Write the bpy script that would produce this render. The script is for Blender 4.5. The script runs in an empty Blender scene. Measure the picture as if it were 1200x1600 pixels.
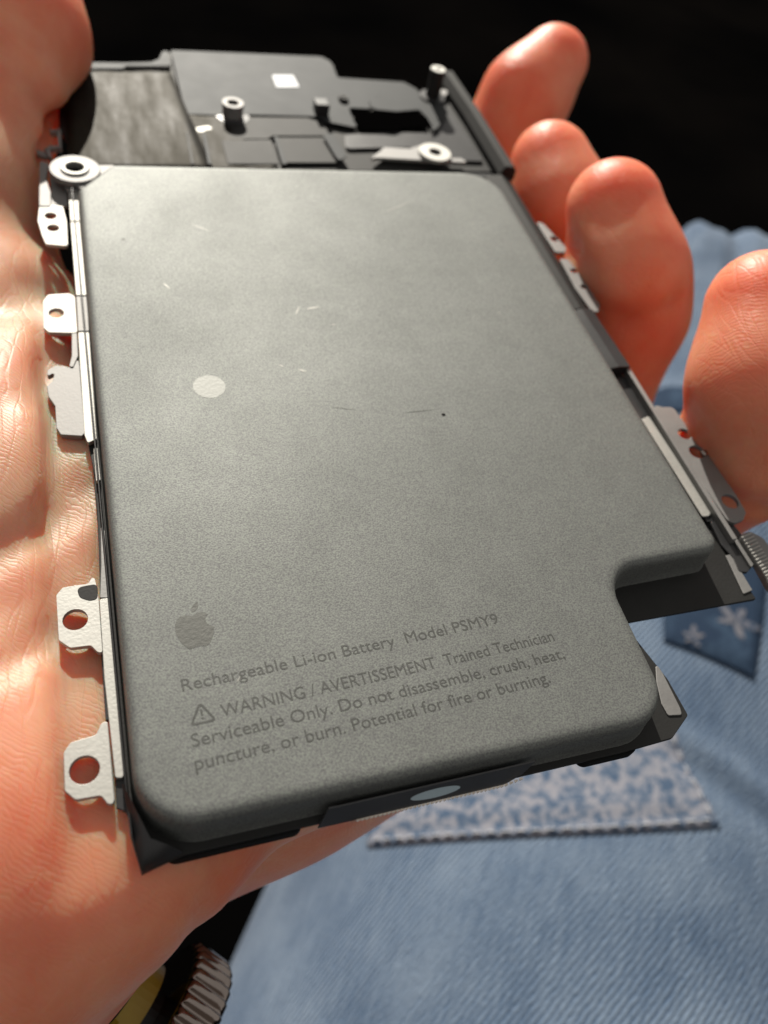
import bpy, bmesh, math, random
import numpy as np
from mathutils import Vector, Matrix

random.seed(4)
S = 0.001                      # everything below is laid out in millimetres
LIFT = 600.0                   # the battery is held 0.6 m above the floor
scene = bpy.context.scene
col = scene.collection

# ------------------------------------------------------------------ camera
FOC = 1246.0
XA = np.array([0.94760515, -0.1106341, 0.29967412])
YA = np.array([-0.26627443, -0.79180822, 0.54967051])
ZA = np.array([0.17647212, -0.60066616, -0.77978058])
RB = np.stack([XA, YA, ZA])
CAM = np.array([2.19422, -16.77715, 58.47389])

cam_data = bpy.data.cameras.new('camera')
cam = bpy.data.objects.new('camera', cam_data)
col.objects.link(cam)
right, up, back = RB @ [1, 0, 0], RB @ [0, -1, 0], RB @ [0, 0, -1]
m = Matrix.Identity(4)
for i in range(3):
    m[i][0], m[i][1], m[i][2] = right[i], up[i], back[i]
m[0][3], m[1][3], m[2][3] = CAM[0] * S, CAM[1] * S, (CAM[2] + LIFT) * S
cam.matrix_world = m
cam_data.sensor_fit = 'HORIZONTAL'
cam_data.sensor_width = 36.0
cam_data.lens = 36.0 * FOC / 1200.0
cam_data.clip_start = 0.004
cam_data.clip_end = 60
cam_data.dof.use_dof = True
cam_data.dof.focus_distance = 0.070
cam_data.dof.aperture_fstop = 36.0
scene.camera = cam

# ------------------------------------------------------------------ light
SUN = Vector((0.045, 0.90, 0.44)).normalized()
world = bpy.data.worlds.new('World')
scene.world = world
world.use_nodes = True
bg = world.node_tree.nodes['Background']
bg.inputs['Color'].default_value = (1.0, 0.96, 0.91, 1)
bg.inputs['Strength'].default_value = 0.29
sun_data = bpy.data.lights.new('sun', 'SUN')
sun_data.energy = 4.7
sun_data.angle = math.radians(0.53)
sun_data.color = (1.0, 0.94, 0.84)
sun = bpy.data.objects.new('sun', sun_data)
sun.rotation_euler = SUN.to_track_quat('Z', 'Y').to_euler()
sun.location = (0, 1, 2)
col.objects.link(sun)
scene.view_settings.view_transform = 'Standard'
scene.view_settings.look = 'None'
scene.view_settings.exposure = 0.55
scene.view_settings.gamma = 1.0
scene.view_settings.use_curve_mapping = False
scene.render.engine = 'CYCLES'
scene.cycles.max_bounces = 8
scene.cycles.caustics_reflective = False

# ------------------------------------------------------------------ helpers
def ray(px, py):
    return RB @ (np.array([px - 600.0, py - 800.0, FOC]) / FOC)

def at(px, py, z):             # a photo position on a sheet lying at height z
    d = ray(px, py)
    return CAM + d * ((z - CAM[2]) / d[2])

def at2(px, py, z):
    p = at(px, py, z)
    return (p[0], p[1])

def ad(px, py, depth):         # a photo position at a given distance along the view axis
    return CAM + ray(px, py) * depth

def tag(o, label=None, cat=None, group=None, kind=None):
    if label: o['label'] = label
    if cat: o['category'] = cat
    if group: o['group'] = group
    if kind: o['kind'] = kind
    return o

def thing(name, base):
    e = bpy.data.objects.new(name, None)
    e.empty_display_size = 0.01
    e.location = (base[0] * S, base[1] * S, (base[2] + LIFT) * S)
    e['_b'] = list(base)
    col.objects.link(e)
    return e

def root_base(o):
    while o.parent is not None:
        o = o.parent
    return np.array(o['_b']) if '_b' in o else np.array([0, 0, -LIFT])

def link(name, mesh, mat, parent=None, smooth=False, bevel=0.0, seg=2):
    o = bpy.data.objects.new(name, mesh)
    col.objects.link(o)
    if mat is not None:
        mesh.materials.append(mat)
    if parent is not None:
        o.parent = parent
    if smooth:
        mesh.polygons.foreach_set('use_smooth', [True] * len(mesh.polygons))
    if bevel:
        b = o.modifiers.new('edge', 'BEVEL')
        b.width = bevel * S
        b.segments = seg
        b.limit_method = 'ANGLE'
        b.angle_limit = math.radians(35)
    return o

def build(name, verts, faces, mat, parent=None, smooth=False, bevel=0.0, seg=2):
    v = np.asarray(verts, float).reshape(-1, 3)
    v = (v - (root_base(parent) if parent is not None else np.array([0, 0, -LIFT]))) * S
    me = bpy.data.meshes.new(name)
    me.from_pydata([tuple(p) for p in v], [], [tuple(f) for f in faces])
    me.update()
    return link(name, me, mat, parent, smooth, bevel, seg)

def fillet(poly, r, n=5):
    """round the corners of a 2D polygon; r a number or one number per corner"""
    out = []
    N = len(poly)
    rs = r if isinstance(r, (list, tuple)) else [r] * N
    for i in range(N):
        p = np.array(poly[i], float)
        a = np.array(poly[i - 1], float) - p
        b = np.array(poly[(i + 1) % N], float) - p
        la, lb = np.linalg.norm(a), np.linalg.norm(b)
        if rs[i] <= 0 or la < 1e-6 or lb < 1e-6:
            out.append(tuple(p)); continue
        a /= la; b /= lb
        ang = math.acos(max(-1, min(1, float(a @ b))))
        if ang > math.pi - 0.02:
            out.append(tuple(p)); continue
        t = rs[i] / math.tan(ang / 2)
        t = min(t, la * .48, lb * .48)
        rr = t * math.tan(ang / 2)
        c = p + (a + b) / np.linalg.norm(a + b) * (rr / math.sin(ang / 2))
        p0, p1 = p + a * t, p + b * t
        a0 = math.atan2(*(p0 - c)[::-1]); a1 = math.atan2(*(p1 - c)[::-1])
        d = (a1 - a0 + math.pi) % (2 * math.pi) - math.pi
        for k in range(n + 1):
            q = a0 + d * k / n
            out.append((c[0] + rr * math.cos(q), c[1] + rr * math.sin(q)))
    return out

def circle(cx, cy, r, n=20, sx=1.0):
    return [(cx + r * sx * math.cos(2 * math.pi * k / n), cy + r * math.sin(2 * math.pi * k / n)) for k in range(n)]

def sheet(name, poly, z0, z1, mat, parent, holes=(), bevel=0.0, tilt=None):
    """sheet metal: a 2D outline with holes, from z0 up to z1"""
    bm = bmesh.new()
    base = root_base(parent)
    edges = []
    for loop in [poly] + list(holes):
        vs = [bm.verts.new(((p[0] - base[0]) * S, (p[1] - base[1]) * S, (z1 - base[2]) * S)) for p in loop]
        edges += [bm.edges.new((vs[i], vs[(i + 1) % len(vs)])) for i in range(len(vs))]
    bmesh.ops.triangle_fill(bm, use_beauty=True, use_dissolve=True, edges=edges, normal=(0, 0, 1))
    faces = bm.faces[:]
    for fc in faces:
        if fc.normal.z < 0:
            fc.normal_flip()
    ex = bmesh.ops.extrude_face_region(bm, geom=faces)
    for g in ex['geom']:
        if isinstance(g, bmesh.types.BMVert):
            g.co.z = (z0 - base[2]) * S
    bmesh.ops.recalc_face_normals(bm, faces=bm.faces[:])
    if tilt:
        for v in bm.verts:
            v.co.z += tilt(v.co.x / S + base[0], v.co.y / S + base[1]) * S
    me = bpy.data.meshes.new(name)
    bm.to_mesh(me); bm.free()
    return link(name, me, mat, parent, False, bevel)

def lathe(name, center, prof, mat, parent, n=28, axis=None, smooth=False, bevel=0.0):
    """turned part: profile of (radius, height)"""
    c = np.array(center, float)
    if axis is None:
        ax, u, w = np.array([0, 0, 1.]), np.array([1., 0, 0]), np.array([0, 1., 0])
    else:
        ax = np.array(axis, float); ax /= np.linalg.norm(ax)
        u = np.cross(ax, [0, 0, 1.]);
        if np.linalg.norm(u) < 1e-3: u = np.array([1., 0, 0])
        u /= np.linalg.norm(u); w = np.cross(ax, u)
    vs, fs = [], []
    m_ = len(prof)
    for k in range(n):
        a = 2 * math.pi * k / n
        for r, h in prof:
            vs.append(c + ax * h + (u * math.cos(a) + w * math.sin(a)) * r)
    for k in range(n):
        for j in range(m_):
            j2 = (j + 1) % m_
            k2 = (k + 1) % n
            fs.append((k * m_ + j, k2 * m_ + j, k2 * m_ + j2, k * m_ + j2))
    return build(name, vs, fs, mat, parent, smooth, bevel)

def box(name, c, size, mat, parent, bevel=0.0, rot=0.0):
    x, y, z = size[0] / 2, size[1] / 2, size[2] / 2
    cr, sr = math.cos(rot), math.sin(rot)
    vs = []
    for dx, dy, dz in [(-x, -y, -z), (x, -y, -z), (x, y, -z), (-x, y, -z), (-x, -y, z), (x, -y, z), (x, y, z), (-x, y, z)]:
        vs.append((c[0] + dx * cr - dy * sr, c[1] + dx * sr + dy * cr, c[2] + dz))
    fs = [(3, 2, 1, 0), (4, 5, 6, 7), (0, 1, 5, 4), (1, 2, 6, 5), (2, 3, 7, 6), (3, 0, 4, 7)]
    return build(name, vs, fs, mat, parent, False, bevel)

# ------------------------------------------------------------------ materials
def material(name):
    mt = bpy.data.materials.new(name)
    mt.use_nodes = True
    nt = mt.node_tree
    return mt, nt, nt.nodes['Principled BSDF']

def N(nt, typ, **kw):
    n = nt.nodes.new(typ)
    for k, v in kw.items():
        if k.startswith('i_'):
            n.inputs[k[2:].replace('_', ' ')].default_value = v
        else:
            setattr(n, k, v)
    return n

def ramp(nt, stops, interp='LINEAR'):
    r = nt.nodes.new('ShaderNodeValToRGB')
    r.color_ramp.interpolation = interp
    el = r.color_ramp.elements
    while len(el) < len(stops):
        el.new(0.5)
    for e, (p, c) in zip(el, stops):
        e.position = p
        e.color = (c[0], c[1], c[2], 1) if len(c) == 3 else c
    return r

def metal(name, colr, rough, metallic=1.0, grain=0.0, gscale=9000, vary=0.08, spec=0.5, big=0.0, tint=False):
    mt, nt, b = material(name)
    L = nt.links.new
    tc = N(nt, 'ShaderNodeTexCoord')
    n1 = N(nt, 'ShaderNodeTexNoise', i_Scale=260.0, i_Detail=5.0, i_Roughness=0.6)
    L(tc.outputs['Object'], n1.inputs['Vector'])
    a = tuple(c * (1 - vary) for c in colr); d = tuple(min(1, c * (1 + vary)) for c in colr)
    r1 = ramp(nt, [(0.3, a), (0.7, d)])
    L(n1.outputs['Fac'], r1.inputs['Fac'])
    out = r1.outputs['Color']
    if tint:                    # faint grain-to-grain colour of the coated, blasted steel
        n3 = N(nt, 'ShaderNodeTexNoise', i_Scale=6500.0, i_Detail=2.0)
        L(tc.outputs['Object'], n3.inputs['Vector'])
        r3 = ramp(nt, [(0.32, (0.73, 0.71, 0.74)), (0.5, (1, 1, 1)), (0.68, (1.21, 1.26, 1.18))])
        L(n3.outputs['Fac'], r3.inputs['Fac'])
        mx = N(nt, 'ShaderNodeMix', data_type='RGBA', blend_type='MULTIPLY')
        mx.inputs['Factor'].default_value = 1.0
        L(out, mx.inputs['A']); L(r3.outputs['Color'], mx.inputs['B'])
        out = mx.outputs['Result']
    L(out, b.inputs['Base Color'])
    b.inputs['Metallic'].default_value = metallic
    rr = N(nt, 'ShaderNodeMapRange')
    rr.inputs['To Min'].default_value = rough - 0.04
    rr.inputs['To Max'].default_value = rough + 0.04
    if tint:                    # handling smudges: broad patches of slightly different gloss
        n6 = N(nt, 'ShaderNodeTexNoise', i_Scale=38.0, i_Detail=4.0, i_Roughness=0.55)
        L(tc.outputs['Object'], n6.inputs['Vector'])
        rr.inputs['From Min'].default_value = 0.3
        rr.inputs['From Max'].default_value = 0.7
        rr.inputs['To Min'].default_value = rough - 0.055
        rr.inputs['To Max'].default_value = rough + 0.04
        L(n6.outputs['Fac'], rr.inputs['Value'])
    else:
        L(n1.outputs['Fac'], rr.inputs['Value'])
    L(rr.outputs['Result'], b.inputs['Roughness'])
    b.inputs['Specular IOR Level'].default_value = spec
    if grain:
        n2 = N(nt, 'ShaderNodeTexNoise', i_Scale=float(gscale), i_Detail=2.0)
        L(tc.outputs['Object'], n2.inputs['Vector'])
        bp = N(nt, 'ShaderNodeBump', i_Strength=grain, i_Distance=0.00006)
        L(n2.outputs['Fac'], bp.inputs['Height'])
        nrm = bp
        if big:
            n4 = N(nt, 'ShaderNodeTexNoise', i_Scale=70.0, i_Detail=3.0)
            L(tc.outputs['Object'], n4.inputs['Vector'])
            bp2 = N(nt, 'ShaderNodeBump', i_Strength=big, i_Distance=0.0004)
            L(n4.outputs['Fac'], bp2.inputs['Height'])
            L(bp.outputs['Normal'], bp2.inputs['Normal'])
            nrm = bp2
        L(nrm.outputs['Normal'], b.inputs['Normal'])
    return mt

M = {}
M['can'] = metal('coated_steel', (0.164, 0.170, 0.164), 0.67, 0.75, 0.24, 6500, 0.06, big=0.05, tint=True)
M['print'] = metal('etched_print', (0.085, 0.087, 0.083), 0.64, 0.8, 0.3, 3200, 0.06)
M['logo'] = metal('etched_logo', (0.115, 0.117, 0.11), 0.64, 0.8, 0.5, 3200, 0.06)
M['spot'] = metal('polished_spot', (0.235, 0.24, 0.228), 0.64, 0.8, 0.4, 3200, 0.06)
M['scratch'] = metal('scratch', (0.235, 0.235, 0.22), 0.6, 0.85)
M['nickel'] = metal('nickel_sheet', (0.44, 0.435, 0.41), 0.66, 1.0, 0.35, 3600, 0.06)
M['steel'] = metal('steel_sheet', (0.27, 0.266, 0.26), 0.68, 1.0, 0.25, 3600, 0.08)
M['greysheet'] = metal('grey_plate', (0.045, 0.047, 0.048), 0.68, 1.0, 0.15, 3600, 0.04)
M['darksheet'] = metal('dark_plate', (0.045, 0.045, 0.044), 0.68, 1.0, 0.3, 3200, 0.08)
def film_material():
    mt, nt, b = material('dark_film')
    L = nt.links.new
    tc = N(nt, 'ShaderNodeTexCoord')
    mp = N(nt, 'ShaderNodeMapping')
    mp.inputs['Scale'].default_value = (1.0, 0.22, 1.0)
    L(tc.outputs['Object'], mp.inputs['Vector'])
    n = N(nt, 'ShaderNodeTexNoise', i_Scale=420.0, i_Detail=5.0, i_Roughness=0.65)
    L(mp.outputs['Vector'], n.inputs['Vector'])
    n2 = N(nt, 'ShaderNodeTexNoise', i_Scale=120.0, i_Detail=3.0)
    L(tc.outputs['Object'], n2.inputs['Vector'])
    r = ramp(nt, [(0.35, (0.010, 0.009, 0.007)), (0.65, (0.030, 0.027, 0.020))])
    L(n.outputs['Fac'], r.inputs['Fac'])
    L(r.outputs['Color'], b.inputs['Base Color'])
    b.inputs['Metallic'].default_value = 1.0
    rr = N(nt, 'ShaderNodeMapRange')
    rr.inputs['From Min'].default_value = 0.3; rr.inputs['From Max'].default_value = 0.7
    rr.inputs['To Min'].default_value = 0.57; rr.inputs['To Max'].default_value = 0.76
    L(n.outputs['Fac'], rr.inputs['Value'])
    L(rr.outputs['Result'], b.inputs['Roughness'])
    bp = N(nt, 'ShaderNodeBump', i_Strength=0.35, i_Distance=0.0006)
    L(n2.outputs['Fac'], bp.inputs['Height'])
    L(bp.outputs['Normal'], b.inputs['Normal'])
    return mt
M['film'] = film_material()
M['black'] = metal('black_coating', (0.022, 0.022, 0.023), 0.42, 0.0, 0.2, 3600, 0.1, spec=0.45)
M['foam'] = metal('black_foam', (0.008, 0.008, 0.008), 0.9, 0.0, 0.4, 4000, 0.1, spec=0.1)
M['tape'] = metal('black_tape', (0.040, 0.040, 0.042), 0.36, 0.0, 0.1, 3000, 0.1)
M['tapemark'] = metal('pale_blue_mark', (0.40, 0.50, 0.55), 0.5, 0.0)
M['white'] = metal('white_label', (0.50, 0.53, 0.57), 0.5, 0.0)
M['copper'] = metal('copper_foil', (0.55, 0.36, 0.22), 0.45, 1.0)
M['teeth'] = metal('foil_glint', (0.80, 0.72, 0.62), 0.4, 0.0)  # pale colour paints bright glints on the copper teeth
M['chrome'] = metal('polished_steel', (0.30, 0.255, 0.23), 0.10, 1.0)
M['yellow'] = metal('yellow_resin', (0.33, 0.21, 0.006), 0.4, 0.0)
M['rubber'] = metal('black_rubber', (0.012, 0.012, 0.013), 0.5, 0.0)

def skin_material():
    mt, nt, b = material('skin')
    L = nt.links.new
    tc = N(nt, 'ShaderNodeTexCoord')
    n1 = N(nt, 'ShaderNodeTexNoise', i_Scale=95.0, i_Detail=6.0, i_Roughness=0.6)
    L(tc.outputs['Object'], n1.inputs['Vector'])
    rp = ramp(nt, [(0.28, (0.54, 0.225, 0.132)), (0.5, (0.585, 0.315, 0.20)), (0.72, (0.62, 0.395, 0.265))])   # tan palm
    rf = ramp(nt, [(0.28, (0.65, 0.145, 0.075)), (0.5, (0.69, 0.225, 0.125)), (0.72, (0.72, 0.315, 0.19))])   # blood-red fingers
    L(n1.outputs['Fac'], rp.inputs['Fac']); L(n1.outputs['Fac'], rf.inputs['Fac'])
    sp = N(nt, 'ShaderNodeSeparateXYZ')
    L(tc.outputs['Object'], sp.inputs['Vector'])
    def span(sock, a, b_, lo, hi):
        q = N(nt, 'ShaderNodeMapRange', interpolation_type='SMOOTHSTEP')
        q.inputs['From Min'].default_value = a; q.inputs['From Max'].default_value = b_
        q.inputs['To Min'].default_value = lo; q.inputs['To Max'].default_value = hi
        L(sock, q.inputs['Value'])
        return q.outputs['Result']
    fx = span(sp.outputs['X'], 0.0, 0.055, 0.0, 1.0)
    fy = span(sp.outputs['Y'], -0.006, 0.030, 0.75, 0.0)
    ft = span(sp.outputs['Y'], 0.080, 0.105, 0.0, 0.9)
    mx1 = N(nt, 'ShaderNodeMath', operation='MAXIMUM'); L(fx, mx1.inputs[0]); L(fy, mx1.inputs[1])
    mx2 = N(nt, 'ShaderNodeMath', operation='MAXIMUM'); L(mx1.outputs[0], mx2.inputs[0]); L(ft, mx2.inputs[1])
    mc = N(nt, 'ShaderNodeMix', data_type='RGBA')
    L(mx2.outputs[0], mc.inputs['Factor']); L(rp.outputs['Color'], mc.inputs['A']); L(rf.outputs['Color'], mc.inputs['B'])
    L(mc.outputs['Result'], b.inputs['Base Color'])
    b.inputs['Subsurface Weight'].default_value = 1.0
    b.inputs['Subsurface Radius'].default_value = (1.0, 0.16, 0.07)
    b.inputs['Subsurface Scale'].default_value = 0.0085
    b.inputs['Roughness'].default_value = 0.46
    b.inputs['Specular IOR Level'].default_value = 0.28
    # friction ridges: many fine wavering folds
    mp = N(nt, 'ShaderNodeMapping')
    mp.inputs['Rotation'].default_value = (0.25, 0.35, math.radians(-48))
    L(tc.outputs['Object'], mp.inputs['Vector'])
    w = N(nt, 'ShaderNodeTexWave', wave_type='BANDS', bands_direction='X', wave_profile='SIN',
          i_Scale=820.0, i_Distortion=16.0, i_Detail=3.0)
    w.inputs['Detail Scale'].default_value = 0.45
    L(mp.outputs['Vector'], w.inputs['Vector'])
    # longer tension wrinkles
    mp2 = N(nt, 'ShaderNodeMapping')
    mp2.inputs['Rotation'].default_value = (0.1, -0.2, math.radians(-58))
    mp2.inputs['Scale'].default_value = (1.0, 0.22, 1.0)
    L(tc.outputs['Object'], mp2.inputs['Vector'])
    vo = N(nt, 'ShaderNodeTexVoronoi', feature='DISTANCE_TO_EDGE', i_Scale=640.0)
    nd = N(nt, 'ShaderNodeTexNoise', i_Scale=200.0, i_Detail=2.0)
    L(mp2.outputs['Vector'], nd.inputs['Vector'])
    ma = N(nt, 'ShaderNodeVectorMath', operation='MULTIPLY_ADD')
    L(nd.outputs['Color'], ma.inputs[0])
    ma.inputs[1].default_value = (0.006, 0.006, 0.006)
    L(mp2.outputs['Vector'], ma.inputs[2])
    L(ma.outputs['Vector'], vo.inputs['Vector'])
    rv = ramp(nt, [(0.0, (0, 0, 0)), (0.09, (1, 1, 1))])
    L(vo.outputs['Distance'], rv.inputs['Fac'])
    n5 = N(nt, 'ShaderNodeTexNoise', i_Scale=1500.0, i_Detail=3.0)
    L(tc.outputs['Object'], n5.inputs['Vector'])
    rw = ramp(nt, [(0.0, (0, 0, 0)), (0.30, (0.75, 0.75, 0.75)), (1.0, (1, 1, 1))])
    L(w.outputs['Fac'], rw.inputs['Fac'])
    nm = N(nt, 'ShaderNodeTexNoise', i_Scale=130.0, i_Detail=3.0)
    L(tc.outputs['Object'], nm.inputs['Vector'])
    rm = ramp(nt, [(0.35, (0.15, 0.15, 0.15)), (0.65, (1, 1, 1))])
    L(nm.outputs['Fac'], rm.inputs['Fac'])
    mm = N(nt, 'ShaderNodeMath', operation='MULTIPLY')
    L(rw.outputs['Color'], mm.inputs[0]); L(rm.outputs['Color'], mm.inputs[1])
    b1 = N(nt, 'ShaderNodeBump', i_Strength=0.33, i_Distance=0.00009)
    L(mm.outputs[0], b1.inputs['Height'])
    b2 = N(nt, 'ShaderNodeBump', i_Strength=0.26, i_Distance=0.00011)
    L(rv.outputs['Color'], b2.inputs['Height'])
    L(b1.outputs['Normal'], b2.inputs['Normal'])
    b3 = N(nt, 'ShaderNodeBump', i_Strength=0.25, i_Distance=0.0001)
    L(n5.outputs['Fac'], b3.inputs['Height'])
    L(b2.outputs['Normal'], b3.inputs['Normal'])
    L(b3.outputs['Normal'], b.inputs['Normal'])
    return mt

M['skin'] = skin_material()

def cloth_base(nt, b, tc, wale_deg=64.0, period=1.25):
    """twill: returns wale height socket and a 0..1 colour factor"""
    L = nt.links.new
    mp = N(nt, 'ShaderNodeMapping')
    mp.inputs['Rotation'].default_value = (0, 0, math.radians(wale_deg))
    L(tc.outputs['UV'], mp.inputs['Vector'])
    w = N(nt, 'ShaderNodeTexWave', wave_type='BANDS', bands_direction='X', wave_profile='SIN',
          i_Scale=0.314 / period * 1.0, i_Distortion=2.6, i_Detail=4.0)
    w.inputs['Detail Scale'].default_value = 1.6
    L(mp.outputs['Vector'], w.inputs['Vector'])
    return w, mp

def denim_material():
    mt, nt, b = material('denim')
    L = nt.links.new
    tc = N(nt, 'ShaderNodeTexCoord')
    w, mp = cloth_base(nt, b, tc)
    # slub: streaks along the yarns
    ms = N(nt, 'ShaderNodeMapping')
    ms.inputs['Scale'].default_value = (0.10, 1.3, 1)
    L(tc.outputs['UV'], ms.inputs['Vector'])
    ns = N(nt, 'ShaderNodeTexNoise', i_Scale=0.9, i_Detail=4.0)
    L(ms.outputs['Vector'], ns.inputs['Vector'])
    nl = N(nt, 'ShaderNodeTexNoise', i_Scale=0.045, i_Detail=5.0)
    L(tc.outputs['UV'], nl.inputs['Vector'])
    nf = N(nt, 'ShaderNodeTexNoise', i_Scale=1.3, i_Detail=3.0)
    L(tc.outputs['UV'], nf.inputs['Vector'])
    def madd(a, k, c):
        q = N(nt, 'ShaderNodeMath', operation='MULTIPLY_ADD')
        L(a, q.inputs[0]); q.inputs[1].default_value = k
        if isinstance(c, float): q.inputs[2].default_value = c
        else: L(c, q.inputs[2])
        return q.outputs[0]
    s = madd(w.outputs['Fac'], 0.32, -0.48)
    s = madd(ns.outputs['Fac'], 0.62, s)
    s = madd(nl.outputs['Fac'], 0.80, s)
    s = madd(nf.outputs['Fac'], 0.55, s)
    r = ramp(nt, [(0.10, (0.023, 0.044, 0.081)), (0.5, (0.062, 0.101, 0.168)), (0.9, (0.155, 0.205, 0.275))])
    L(s, r.inputs['Fac'])
    L(r.outputs['Color'], b.inputs['Base Color'])
    b.inputs['Roughness'].default_value = 0.9
    b.inputs['Specular IOR Level'].default_value = 0.12
    b.inputs['Sheen Weight'].default_value = 0.15
    bp = N(nt, 'ShaderNodeBump', i_Strength=0.8, i_Distance=0.00035)
    L(w.outputs['Fac'], bp.inputs['Height'])
    bp2 = N(nt, 'ShaderNodeBump', i_Strength=0.5, i_Distance=0.0004)
    L(nf.outputs['Fac'], bp2.inputs['Height'])
    L(bp.outputs['Normal'], bp2.inputs['Normal'])
    L(bp2.outputs['Normal'], b.inputs['Normal'])
    return mt

def print_material(name, ground, ink, scale, thr, soft, mid=None):
    mt, nt, b = material(name)
    L = nt.links.new
    tc = N(nt, 'ShaderNodeTexCoord')
    nw = N(nt, 'ShaderNodeTexNoise', i_Scale=scale * 0.8, i_Detail=2.0)
    L(tc.outputs['UV'], nw.inputs['Vector'])
    ma = N(nt, 'ShaderNodeVectorMath', operation='MULTIPLY_ADD')
    L(nw.outputs['Color'], ma.inputs[0]); ma.inputs[1].default_value = (5, 5, 5)
    L(tc.outputs['UV'], ma.inputs[2])
    n = N(nt, 'ShaderNodeTexNoise', i_Scale=scale, i_Detail=5.0, i_Roughness=0.62)
    L(ma.outputs['Vector'], n.inputs['Vector'])
    stops = [(thr - soft, ink), (thr, mid or ink), (thr + soft, ground)]
    r = ramp(nt, stops)
    L(n.outputs['Fac'], r.inputs['Fac'])
    wv = N(nt, 'ShaderNodeTexNoise', i_Scale=2.2, i_Detail=3.0)
    L(tc.outputs['UV'], wv.inputs['Vector'])
    L(r.outputs['Color'], b.inputs['Base Color'])
    b.inputs['Roughness'].default_value = 0.9
    b.inputs['Specular IOR Level'].default_value = 0.1
    bp = N(nt, 'ShaderNodeBump', i_Strength=0.6, i_Distance=0.0003)
    L(wv.outputs['Fac'], bp.inputs['Height'])
    L(bp.outputs['Normal'], b.inputs['Normal'])
    return mt

M['denim'] = denim_material()
M['floral'] = print_material('floral_cotton', (0.235, 0.24, 0.275), (0.065, 0.10, 0.16), 0.42, 0.49, 0.06, (0.14, 0.17, 0.225))
M['navy'] = print_material('navy_cotton', (0.035, 0.060, 0.10), (0.020, 0.036, 0.066), 0.1, 0.5, 0.1)
M['petal'] = print_material('pale_print', (0.15, 0.15, 0.17), (0.05, 0.07, 0.11), 0.5, 0.42, 0.1)
M['thread'] = metal('pale_thread', (0.42, 0.44, 0.48), 0.85, 0.0, 0.3, 2500, 0.15, spec=0.1)

M['hole_shade'] = None
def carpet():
    mt, nt, b = material('shade_black_carpet')
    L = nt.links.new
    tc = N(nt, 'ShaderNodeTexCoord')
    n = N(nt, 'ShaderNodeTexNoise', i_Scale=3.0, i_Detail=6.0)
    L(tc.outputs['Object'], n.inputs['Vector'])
    r = ramp(nt, [(0.35, (0.0010, 0.0010, 0.0011)), (0.8, (0.0035, 0.003, 0.0027))])  # near-black colour carries the deep shade over the floor
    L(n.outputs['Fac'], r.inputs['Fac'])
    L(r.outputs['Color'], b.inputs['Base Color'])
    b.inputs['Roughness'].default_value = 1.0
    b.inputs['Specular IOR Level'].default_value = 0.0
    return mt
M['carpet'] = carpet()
M['hole_shade'] = M['carpet']

# ------------------------------------------------------------------ setting: the dark floor
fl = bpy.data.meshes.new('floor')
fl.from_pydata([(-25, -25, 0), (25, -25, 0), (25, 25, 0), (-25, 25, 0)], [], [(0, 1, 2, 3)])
tag(link('floor', fl, M['carpet']), 'dark floor behind the hand, deep shade put into its near-black colour', 'floor', kind='structure')

# ------------------------------------------------------------------ jeans
AX = np.array([.6, .8, 0.]); AN = np.array([.8, -.6, 0.])
JR, JZ, JS = 95.0, -207.0, 95.5
KNEE = 332.0

def wrinkle(u, v):
    w = 0.0
    w += 0.7 * math.sin(u * 0.045 + v * 0.03 + 1.0)
    w += 0.3 * math.sin(u * 0.11 - v * 0.07)
    # fold that runs from beside the floral patch out to the right
    d = (u - 95.7) * 0.96 + (v + 11.7) * 0.27
    w += 1.1 * math.exp(-(d / 3.2) ** 2) * (1 / (1 + math.exp(-(v + 16) * 0.5)))
    w -= 1.0 * math.exp(-((d + 5.5) / 3.0) ** 2) * (1 / (1 + math.exp(-(v + 16) * 0.5)))
    # long folds along the leg towards the knee
    k = 1 / (1 + math.exp(-(u - 215) * 0.05))
    w += k * (2.4 * math.sin(v * 0.26 + u * 0.010) + 1.0 * math.sin(v * 0.55 + 2.0))
    return w

def leg(u, v, off=0.0):
    th = v / JR
    r = JR
    zc = JZ
    pos = AX * u
    if u > KNEE:                               # the bent knee rolls over into the shin
        q = (u - KNEE) / 85.0
        q = min(q, math.pi * 0.62)
        pos = AX * (KNEE + 75.0 * math.sin(q))
        drop = 75.0 * (1 - math.cos(q))
    else:
        drop = 0.0
    r2 = r + wrinkle(u, v) + off
    p = pos + AN * (JS + r2 * math.sin(th)) + np.array([0, 0, zc + r2 * math.cos(th) - drop])
    return p

def add_uv(o, uvs):
    me = o.data
    lay = me.uv_layers.new(name='UVMap')
    li = np.empty(len(me.loops), int)
    me.loops.foreach_get('vertex_index', li)
    lay.data.foreach_set('uv', np.asarray(uvs, float)[li].ravel())

jeans = thing('jeans', (120, 80, -300))
us = np.concatenate([np.arange(-130, 330, 2.4), np.arange(330, 500, 4)])
vs_ = np.arange(-200, 201, 2.4)
verts, uvs = [], []
for u in us:
    for v in vs_:
        verts.append(leg(u, v)); uvs.append((u, v))
nv = len(vs_)
faces = [(i * nv + j, i * nv + j + 1, (i + 1) * nv + j + 1, (i + 1) * nv + j) for i in range(len(us) - 1) for j in range(nv - 1)]
lg = build('trouser_leg', verts, faces, M['denim'], jeans, smooth=True)
add_uv(lg, uvs)
tag(jeans, 'faded blue denim jeans leg with sewn-on patches under the hand', 'jeans')

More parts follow.
